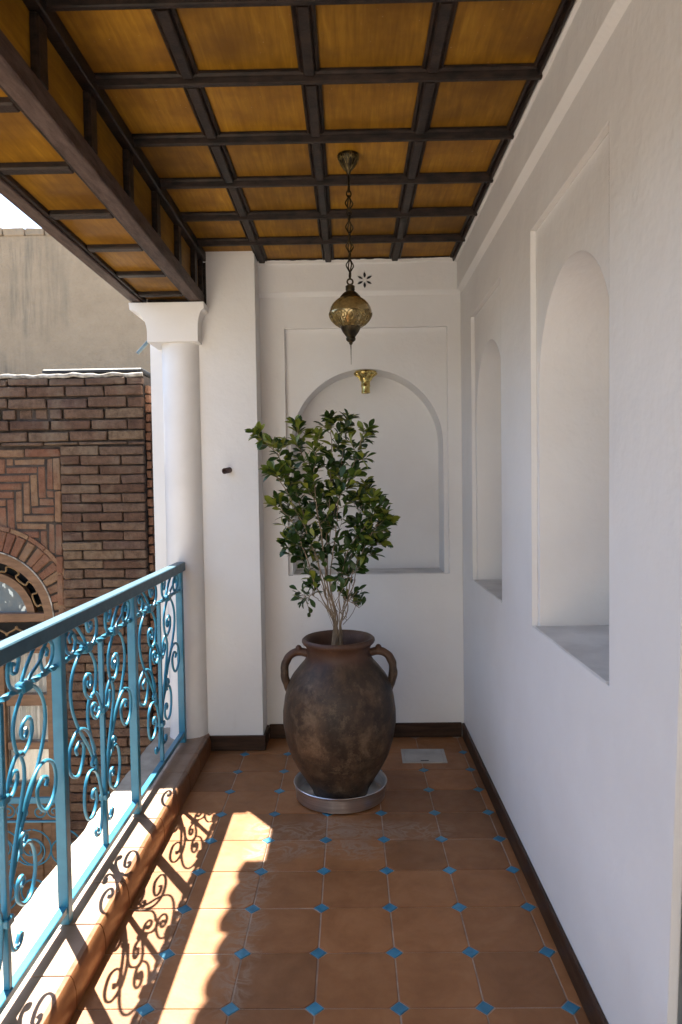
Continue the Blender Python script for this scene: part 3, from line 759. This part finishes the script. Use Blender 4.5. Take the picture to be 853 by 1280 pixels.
for sg in (-1, 1):
    x0, x1 = sorted((wc+sg*.10, wc+sg*.358))
    box('stile', wc+sg*.048-.046, wc+sg*.048+.046, YF+.034, YF+.09, -.40, .5445, 'brown_joinery', win, .003)
    for zt, zb in ((.5445, .522), (.265, .194), (-.034, -.080), (-.309, -.40)):
        box('muntin', x0+.001, x1+.003, YF+.036, YF+.088, zb, zt, 'brown_joinery', win, .003)
    for zt, zb in rows_: box('pane', x0, x1, YF+.058, YF+.062, zb, zt, 'pane_glass', win)
    bm = bmesh.new(); n = 110; A = []; B = []
    for i in range(n+1):
        x = x0-.01+(x1-x0+.02)*i/n; y_ = YF+.105+.012*math.sin(i*.75+1.5*noise.noise((i*.07, sg, 0)))+.006*math.sin(i*1.9)
        A.append(bm.verts.new((x, y_, -.39))); B.append(bm.verts.new((x, y_, .54)))
    for i in range(n): bm.faces.new((A[i], A[i+1], B[i+1], B[i]))
    link('curtain', fin(bm, 60), 'lace', win)
    box('door_leaf', min(wc+sg*.004, wc+sg*.36), max(wc+sg*.004, wc+sg*.36), YF+.05, YF+.09, -1.66, -.4005, 'brown_joinery', win, .004)
    box('door_leaf_panel', min(wc+sg*.09, wc+sg*.30), max(wc+sg*.09, wc+sg*.30), YF+.042, YF+.0495, -1.3, -.52, 'brown_joinery', win, .006)
gr = empty('window_grille'); gr.parent = house; gr['label'] = 'blue iron scroll grille across the lower window'
GY = YF-.07
for zt, zb in ((-.335, -.372), (-.478, -.490), (-1.075, -1.09)): box('grille_bar', wc-.46, wc+.46, GY-.008, GY+.008, zb, zt, 'blue_paint', gr, .002)
for sg in (-1, 1): box('grille_end', wc+sg*.455-.008, wc+sg*.455+.008, GY-.0085, YF+.0, -1.088, -.34, 'blue_paint', gr)
def spiral(cx, cz, r, turns, a0, sgn=1, n=26):
    return [(cx+r*(1-.82*i/n)*math.cos(a0+sgn*2*math.pi*turns*i/n), GY, cz+r*(1-.82*i/n)*math.sin(a0+sgn*2*math.pi*turns*i/n)) for i in range(n+1)]
for k in range(-2, 3):
    for sg in (-1, 1):
        cx = wc+k*.19+sg*.045
        tube('grille_scroll', spiral(cx, -.425, .046, 1.5, rad(90), sg), .0045, 'blue_paint', gr, 5, 2)
        tube('grille_scroll', spiral(wc+k*.19+sg*.10, -.66, .125, 1.7, rad(90 if sg > 0 else 90), -sg), .005, 'blue_paint', gr, 5, 2)
        tube('grille_scroll', spiral(wc+k*.19+sg*.09, -.93, .11, 1.7, rad(-90), sg), .005, 'blue_paint', gr, 5, 2)

# ------------------------------------------------------------ tall rendered wall further back
bw = empty('rendered_wall'); tag(bw, 'tall stained tan rendered wall rising behind the brick house', 'wall')
box('wall_face', -14, 1.0, 8.0, 8.4, -1.7, 4.34, 'weathered_render', bw)
x = -5.2
bm0 = []
while x < -2.0:
    L = random.choice((.22, .25, .12)); bm = bmesh.new(); box_bm(bm, 0, L-.015, -.02, .40, 0, .082, .008, .006)
    link('coping_brick', fin(bm, 0), 'weathered_render', bw, (x, 8.0+random.uniform(-.012, .01), 4.343+random.uniform(-.006, .006))); x += L
bm = bmesh.new(); tube_bm(bm, [(-1.64, 5.6, 2.58), (-1.2, 5.55, 3.02)], .013, 10)
tag(link('drain_pipe', fin(bm, 60), 'blue_pipe'), 'short slanting blue-grey pipe peeking out beside the column capital', 'pipe')

# ------------------------------------------------------------ unseen houses added left of and behind the viewer to shape the daylight
def light_shaper(label, x0, x1, y0, y1, top, face, mat):
    h = empty('light_shaping_house'); tag(h, label, 'house', 'unseen houses added to shape the daylight')
    box('wall', x0, x1, y0, y1, -1.7, top, mat, h)
    box('parapet', x0-.06, x1+.06, y0-.06, y1+.06, top+.001, top+.14, 'ledge_stone', h)
    for zz in (-.9, 1.5):
        if face == 'x':
            yy = y0+1.0
            while yy < y1-1.2:
                w_ = box('window', x1+.001, x1+.05, yy, yy+.9, zz, zz+1.4, 'brown_joinery', h); box('pane', x1+.051, x1+.055, yy+.08, yy+.82, zz+.08, zz+1.32, 'sky_glass', w_); yy += 2.2
        else:
            xx = x0+.8
            while xx < x1-1.0:
                w_ = box('window', xx, xx+.9, y1+.001, y1+.05, zz, zz+1.4, 'brown_joinery', h); box('pane', xx+.08, xx+.82, y1+.051, y1+.055, zz+.08, zz+1.32, 'sky_glass', w_); xx += 2.4
light_shaper('unseen pale house added across from the railing to hold back light', -10, -5.6, -3.6, 4.2, 3.0, 'x', 'pale_render')
light_shaper('unseen white house added behind the viewer to bounce sunlight onto the end wall', -5.4, 3.0, -9, -4.3, 3.9, 'y', 'white_render')

# ------------------------------------------------------------ jar, tray
PC = Vector((-.068, 3.49, 0))
pot = empty('clay_jar', (PC.x, PC.y, .014)); tag(pot, 'large weathered brown clay jar with two loop handles standing in the tray', 'jar')
pprof = [(.02, .0), (.118, .0), (.132, .008), (.142, .035), (.172, .085), (.206, .14), (.236, .20), (.260, .275), (.274, .36), (.2755, .42), (.266, .49), (.252, .545), (.228, .592), (.196, .632), (.171, .660), (.158, .682), (.153, .702), (.154, .720), (.162, .738), (.1755, .750), (.180, .758), (.1785, .768), (.170, .775), (.160, .773), (.150, .76), (.140, .735), (.137, .70), (.137, .66), (.02, .655)]
bm = bmesh.new(); lathe_bm(bm, pprof, 72)
for v in bm.verts:
    a = math.atan2(v.co.y, v.co.x); k = 1 + .010*math.sin(2*a+1+v.co.z*3) + .008*noise.noise(v.co*7) + .004*math.sin(v.co.z*70)*(v.co.z < .6)
    v.co.x *= k; v.co.y *= k; v.co.z += .004*math.sin(a+.8)*v.co.z
link('body', fin(bm, 50), 'old_clay', pot)
for sg in (-1, 1):
    bm = bmesh.new()
    pts = catmull([(sg*.145, 0, .695), (sg*.182, 0, .704), (sg*.215, 0, .701), (sg*.246, -.004, .680), (sg*.263, -.006, .642), (sg*.266, -.006, .60), (sg*.260, -.004, .562), (sg*.250, 0, .53), (sg*.240, 0, .505)], 6)
    tube_bm(bm, pts, .0205, 12)
    for v in bm.verts: v.co += Vector((0, 0, 0)) + .004*Vector((noise.noise(v.co*30), noise.noise(v.co*30+Vector((9, 0, 0))), 0))
    h = link('handle', fin(bm, 60), 'old_clay', pot)
    bm = bmesh.new(); bmesh.ops.create_icosphere(bm, subdivisions=2, radius=.017)
    for v in bm.verts: v.co.z *= 1.2; v.co += Vector((sg*.196, 0, .719))
    link('thumb_stud', fin(bm, 60), 'old_clay', h)
bm = bmesh.new(); lathe_bm(bm, [(.001, .70)] + [(.02*i, .700+.006*noise.noise((i*3.1, 0, 0))) for i in range(1, 7)] + [(.139, .695), (.139, .64)], 40)
for v in bm.verts: v.co.z += .006*noise.noise(v.co*40)
link('soil', fin(bm, 60), 'soil', pot)
tray = lathe('drip_tray', [(.02, .004), (.212, .004), (.219, .008), (.224, .070), (.229, .074), (.231, .079), (.228, .082), (.2225, .079), (.2175, .072), (.2125, .0125), (.02, .012)], 'tin', None, 80, 35)
tray.location = PC; tag(tray, 'round shallow tin drip tray under the clay jar', 'tray')

# ------------------------------------------------------------ shrub
shrub = empty('potted_shrub', (PC.x, PC.y, .70)); tag(shrub, 'leafy evergreen shrub with many thin stems growing from the clay jar', 'shrub')
SB = Vector((PC.x, PC.y, .70))
def px(cx, cy, dy=0.0):              # sketch of the branch layout: 853-wide crop units -> metres
    return Vector((-.072 + (290+cx*.2697-425)*.003885*.93, PC.y+dy, 1.537 + .010 - (500+cy*.2697-611)*.003885))
def bp(dy, *pts): 
    n = len(pts); return [px(a, b, .65*dy*(i+1)/n) for i, (a, b) in enumerate(pts)]
B0 = (505, 1090)
branches = [
 (bp(-.10, (490,1060),(455,980),(425,850),(380,700),(330,520),(240,310),(140,195)), .011),
 (bp(.12, (485,1060),(445,950),(440,800),(415,600),(380,450),(330,260),(312,150)), .011),
 (bp(.04, (500,1060),(455,900),(450,700),(470,500),(480,300),(485,125)), .012),
 (bp(-.16, (500,1050),(470,880),(500,650),(520,480),(580,360),(640,195)), .010),
 (bp(-.12, (515,1075),(550,1020),(560,900),(610,770),(680,640),(720,580)), .009),
 (bp(.14, (520,1075),(535,1000),(560,830),(600,690),(625,560),(650,440)), .009),
 (bp(.10, (480,1060),(425,960),(365,830),(300,730),(250,690)), .006),
 (bp(-.06, (480,1050),(405,910),(340,730),(280,580),(205,520)), .008),
 (bp(.18, (495,1050),(450,800),(490,560),(530,330),(570,120)), .010),
 (bp(-.18, (480,1040),(420,800),(350,620),(260,440),(205,370)), .008),
 (bp(.02, (520,1075),(580,900),(630,740),(715,690)), .007),
 (bp(-.2, (490,1050),(450,860),(430,640),(400,420),(420,230)), .009),
 (bp(-.05, (515,1080),(528,1020),(545,960),(600,985)), .004),
 (bp(.0, (470,1040),(410,960),(370,935),(330,950)), .004),
 (bp(-.14, (510,1060),(520,880),(560,720),(690,560),(690,500)), .007),
]
twigs = []
bm = bmesh.new()
rs = random.Random(21)
for pts, r in branches:
    P = [SB + Vector((rs.uniform(-.055, .045), rs.uniform(-.04, .04), -.02))] + pts
    cr = catmull(P, 6)
    for i in range(1, len(cr)-1): cr[i] += Vector((rs.uniform(-.004, .004), rs.uniform(-.006, .006), 0))
    o = None; b2 = bmesh.new(); tube_bm(b2, cr, r*.42, 6, .0020); link('stem', fin(b2, 60), 'bark', shrub).matrix_parent_inverse = Matrix.Translation(-SB)
    n = len(cr); short = len(pts) <= 4 and r < .005
    step = 3
    for i in range(int(n*(.43 if not short else .6)), n, 1):
        t = i/n
        if rs.random() < (.92 if t > .58 else .6):
            d = (cr[min(i+1, n-1)]-cr[i-1]).normalized()
            side = Vector((rs.gauss(0, 1), rs.gauss(0, 1), rs.gauss(.35, .6))); side = (side - d*side.dot(d)*.6).normalized()
            L = rs.uniform(.03, .088)*(1.0 if t < .9 else .6)
            tip = cr[i] + (side*.8+d*.5).normalized()*L
            twigs.append((cr[i], cr[i].lerp(tip, .5)+Vector((0, 0, -.006)), tip, t))
    d = (cr[-1]-cr[-3]).normalized(); twigs.append((cr[-1], cr[-1]+d*.006, cr[-1]+d*.016, 1.0))
# bare thin twigs low in the plant
for k in range(12):
    a = rs.uniform(0, 6.28); b2 = SB+Vector((rs.uniform(-.05, .05), rs.uniform(-.05, .05), rs.uniform(.05, .3)))
    twigs.append((b2, b2+Vector((math.cos(a)*.05, math.sin(a)*.05, .06)), b2+Vector((math.cos(a)*.10, math.sin(a)*.10, .14+rs.uniform(0, .05))), -1))
for a, m_, c, t in twigs: tube_bm(bm, catmull([a, m_, c], 3), .0018, 4, .001)
tw = link('twigs', fin(bm, 0), 'bark', shrub); tw.matrix_parent_inverse = Matrix.Translation(-SB); tag(tw, kind='stuff')
def leaf_bm(bm, M, L, W, fold, curl):
    prof = [(0, .06), (.18, .38), (.42, .80), (.66, .98), (.85, .70), (1.0, .04)]
    rows_ = []
    for t, w_ in prof:
        x = L*t; zc = -curl*L*t*t
        rows_.append([bm.verts.new(M @ Vector((x, s_*W*w_*.5, zc+abs(s_)*fold*W*w_*.5))) for s_ in (-1, 0, 1)])
    for a, b in zip(rows_, rows_[1:]):
        bm.faces.new((a[0], a[1], b[1], b[0])); bm.faces.new((a[1], a[2], b[2], b[1]))
leaf_meshes = []
for k in range(5):
    b2 = bmesh.new(); leaf_bm(b2, Matrix.Identity(4), 1.0, rs.uniform(.44, .56), rs.uniform(.15, .45), rs.uniform(.02, .28)); me = bpy.data.meshes.new('leaf'); b2.to_mesh(me); b2.free(); me.shade_smooth(); leaf_meshes.append(me)
young_meshes = [m.copy() for m in leaf_meshes]
leaves = []
for a, m_, c, t in twigs:
    if t < 0: continue
    n = rs.randint(7, 10) if t > .55 else rs.randint(4, 7)
    if c.z < 1.04: n = rs.choice((0, 2, 3, 4))
    d = (c-m_).normalized()
    for k in range(n):
        s_ = k/max(n-1, 1); p = a.lerp(c, .25+.78*s_)
        out = Vector((rs.gauss(0, 1), rs.gauss(0, 1), rs.gauss(.25, .6))).normalized()
        out = (out - d*out.dot(d)*.7 + d*(.25+.75*s_)).normalized()
        up = Vector((rs.gauss(0, .45), rs.gauss(-.25, .45), 1)); zax = (up - out*up.dot(out)).normalized(); yax = zax.cross(out)
        L = rs.uniform(.044, .070)*(1.0 if s_ < .85 else .85)
        M = Matrix((out, yax, zax)).transposed().to_4x4(); M.translation = p
        leaves.append((p, M, L, t, s_))
rs.shuffle(leaves); leaves.sort(key=lambda q: q[0].y)
hang = bmesh.new(); hang_y = bmesh.new()
for i, (p, M, L, t, s_) in enumerate(leaves):
    young = rs.random() < (.5 if (t > .85 or s_ > .85) and p.z > 1.25 else .10)
    if i < 300:
        me = rs.choice(young_meshes if young else leaf_meshes)
        o = link('leaf', me, 'leaf_young' if young else 'leaf_dark', shrub)
        o.matrix_parent_inverse = Matrix.Translation(-SB); o.matrix_basis = M @ Matrix.Scale(L, 4)
    else:
        leaf_bm(hang_y if young else hang, M, L, L*rs.uniform(.44, .56), rs.uniform(.15, .45), rs.uniform(.02, .28))
for b2, mt in ((hang, 'leaf_dark'), (hang_y, 'leaf_young')):
    me = bpy.data.meshes.new('leaves'); b2.to_mesh(me); b2.free(); me.shade_smooth()
    o = link('leaves', me, mt, shrub); o.matrix_parent_inverse = Matrix.Translation(-SB); tag(o, kind='stuff')

# ------------------------------------------------------------ hanging lantern
LX, LY = .012, 2.95
lan = empty('hanging_lantern', (LX, LY, 2.06)); tag(lan, 'bronze filigree lantern with amber globe hanging by a chain from the ceiling', 'lantern')
def lz(yc): return 2.432-.0003527*yc-2.06
K = .0003527
lathe('ceiling_rose', [(.001, 2.868-2.06), (.043, 2.867-2.06), (.044, 2.860-2.06), (.041, 2.852-2.06), (.034, 2.838-2.06), (.022, 2.818-2.06), (.010, 2.804-2.06), (.006, 2.79-2.06)], 'bronze', lan, 32)
ROSE = [(.043, .806), (.041, .792), (.034, .778), (.022, .758), (.010, .744)]
def filig(name, f, mat, parent, n, r=.0014):
    bm = bmesh.new()
    for k in range(n): 
        for c in f(k): tube_bm(bm, c, r, 4)
    o = link(name, fin(bm, 0), mat, parent); tag(o, kind='stuff'); return o
bm = bmesh.new(); tube_bm(bm, [(0, 0, 2.80-2.06), (0, 0, 2.745-2.06)], .005, 8); link('rod', fin(bm, 60), 'bronze', lan)
zc = 2.742
def torus(R_, r_, sz=1.0, seg=18):
    bm = bmesh.new(); pts = [(R_*math.cos(a), 0, R_*sz*math.sin(a)) for a in [2*math.pi*i/seg for i in range(seg+1)]]
    tube_bm(bm, pts, r_, 5, cap=False); return fin(bm, 60)
link_me = torus(.0095, .003, 1.5)
def cage():
    bm = bmesh.new()
    for k in range(4):
        a = math.pi/2*k+.4; tube_bm(bm, catmull([(0, 0, .034), (.008*math.cos(a), .008*math.sin(a), .018), (.016*math.cos(a), .016*math.sin(a), 0), (.008*math.cos(a), .008*math.sin(a), -.018), (0, 0, -.034)], 3), .0028, 5)
    for z in (.036, -.036):
        bmesh.ops.create_icosphere(bm, subdivisions=1, radius=.0045, matrix=Matrix.Translation((0, 0, z)))
    return fin(bm, 60)
cage_me = cage()
def rose_at(th, t):
    k_ = min(int(t*4), 3); f_ = t*4-k_; a_, b_ = ROSE[k_], ROSE[k_+1]; r_ = a_[0]+(b_[0]-a_[0])*f_+.001
    return Vector((r_*math.cos(th), r_*math.sin(th), a_[1]+(b_[1]-a_[1])*f_))
def rose_f(k):
    th = 2*math.pi*k/7; C = []
    for sg in (-1, 1):
        C.append([rose_at(th+sg*.22+.2*(1-.7*i/14)*math.cos(i*.62), .28+.2*(1-.7*i/14)*math.sin(i*.62)) for i in range(15)])
        C.append([rose_at(th+sg*.42*(1-i/8), .95*i/8) for i in range(9)])
    return C
filig('rose_filigree', rose_f, 'gilt_bronze', lan, 7, .0016)
k = 0
for yc, kind in ((203, 'l'), (212, 'l'), (222, 'c'), (246, 'l'), (254, 'l'), (268, 'c'), (290, 'c'), (314, 'c'), (337, 'c')):
    pass
z = 2.735; seq = ['l', 'l', 'c', 'l', 'l', 'c', 'l', 'c', 'l', 'c', 'l']
tot = sum(.0225 if q == 'l' else .068 for q in seq); sc = (2.742-2.378)/tot
z = 2.742
for q in seq:
    h = (.0225 if q == 'l' else .068)*sc
    o = link('chain_link', link_me if q == 'l' else cage_me, 'bronze', lan, (0, 0, z-h/2-2.06)); o.scale.z = sc*(1.1 if q == 'l' else 1); k += 1
    if q == 'l': o.rotation_euler.z = (k % 2)*1.5708+.3
    z -= h
o = link('ring', torus(.0115, .0038), 'bronze', lan, (0, 0, lz(200))); o.rotation_euler.z = .1
lathe('cap', [(.003, lz(228)), (.012*1, lz(238)), (.019, lz(252)), (.0185, lz(285)), (.0195, lz(292)), (.017, lz(305)), (.0165, lz(312)), (.024, lz(322)), (.031, lz(338)), (.035, lz(352)), (.0415, lz(372)), (.0425, lz(383)), (.036, lz(386))], 'bronze', lan, 40)
gprof = [(105, 380), (140, 396), (178, 424), (212, 462), (234, 500), (247, 545), (247, 575), (236, 610), (212, 648), (178, 682), (135, 712), (110, 722)]
lathe('globe', [(r*K, lz(y_)) for r, y_ in gprof], 'amber_glass', lan, 56, 60)
def gr_at(yc):
    for (r0, y0), (r1, y1) in zip(gprof, gprof[1:]):
        if y0 <= yc <= y1: return r0+(r1-r0)*(yc-y0)/(y1-y0)
    return gprof[-1][0]
def on_globe(th, yc): r = gr_at(yc)*K+.0012; return Vector((r*math.cos(th), r*math.sin(th), lz(yc)))
def fil(kk):
    th0 = 2*math.pi*kk/9; w_ = math.pi/9; C = []
    C.append([on_globe(th0+w_*math.cos(a), 632-70*math.sin(a)) for a in [math.pi*i/12 for i in range(13)]])
    for sg in (-1, 1):
        C.append([on_globe(th0+sg*w_*.45+w_*.4*(1-.7*i/14)*math.cos(i*.62), 630+42*(1-.7*i/14)*math.sin(i*.62)) for i in range(15)])
        C.append([on_globe(th0+sg*w_*.5+w_*.42*(1-.7*i/14)*math.cos(i*.62+1), 682+26*(1-.7*i/14)*math.sin(i*.62+1)) for i in range(15)])
        C.append([on_globe(th0+sg*w_*(.1+.8*t/8), 640+70*t/8+12*math.sin(t)) for t in range(9)])
    C.append([on_globe(th0+w_*.25*math.cos(a), 590+16*math.sin(a)) for a in [math.pi*i/6 for i in range(13)]])
    return C
filig('filigree', fil, 'gilt_bronze', lan, 9, .0016)
lathe('lower_cup', [(.0445, lz(706)), (.0425, lz(716)), (.040, lz(735)), (.034, lz(770)), (.0255, lz(805)), (.018, lz(832)), (.0185, lz(842)), (.020, lz(852)), (.0185, lz(872)), (.012, lz(888)), (.007, lz(896)), (.0075, lz(908)), (.004, lz(922)), (.0005, lz(926))], 'bronze', lan, 40)
bm = bmesh.new(); tube_bm(bm, [(0, 0, lz(924)), (0, 0, lz(980)), (0, 0, lz(1150))], .0026, 8, .0008); link('spike', fin(bm, 60), 'bronze', lan)

# ------------------------------------------------------------ brass lamp holder in the end niche
LHY = YB+.10
lh = empty('lamp_holder', (.104, LHY, 2.10)); tag(lh, 'empty gold brass lamp holder hanging from the crown of the arched niche', 'lamp holder')
lathe('flared_rose', [(.002, .126), (.066, .122), (.069, .116), (.067, .108), (.055, .098), (.040, .086), (.031, .070), (.029, .060), (.024, .058)], 'brass', lh, 28)
lathe('socket', [(.020, .062), (.027, .058), (.027, .040), (.029, .037), (.029, .033), (.026, .030), (.026, .002), (.0275, -.004), (.0275, -.008), (.022, -.008), (.021, .02), (.0, .021)], 'brass', lh, 28, close=False)
def frl(k): 
    a = 2*math.pi*k/12
    return [catmull([((r_+.002)*math.cos(a+s_*t_), (r_+.002)*math.sin(a+s_*t_), z_) for r_, z_, t_ in ((.030, .068, 0), (.040, .085, .10), (.054, .097, .2), (.066, .107, .10), (.068, .114, 0))], 2) for s_ in (-1, 1)]
filig('scroll_relief', frl, 'brass', lh, 12, .0025)

# ------------------------------------------------------------ pipe stub on the pier
bm = bmesh.new(); lathe_bm(bm, [(.0165, 0), (.0165, .058), (.0120, .058), (.0120, .01)], 24, (0, 0), False)
st = link('pipe_stub', fin(bm, 40), 'rust_pipe', None, (-.690, 4.112, 1.630)); st.rotation_euler = (rad(97), 0, rad(-22))
tag(st, 'short rusty brown pipe stub sticking out of the white pier', 'pipe')

# ------------------------------------------------------------ floor hatch
ha = empty('floor_hatch', (.393, 3.985, 0)); ha.rotation_euler.z = rad(-1.2)
tag(ha, 'square pale metal inspection cover set in the tiles near the corner', 'floor hatch')
plate('frame', rect(-.123, .123, -.10, .10), [rect(-.108, .108, -.085, .085)], MZ, -.004, .005, 'hatch_metal', ha, 0)
box('lid', -.1065, .1065, -.0835, .0835, -.004, .0035, 'hatch_metal', ha, .001)
box('slot_shade_strip', -.022, .022, -.076, -.066, .0036, .0046, 'night', ha)  # near-black strip laid on the lid as the shade of a slot
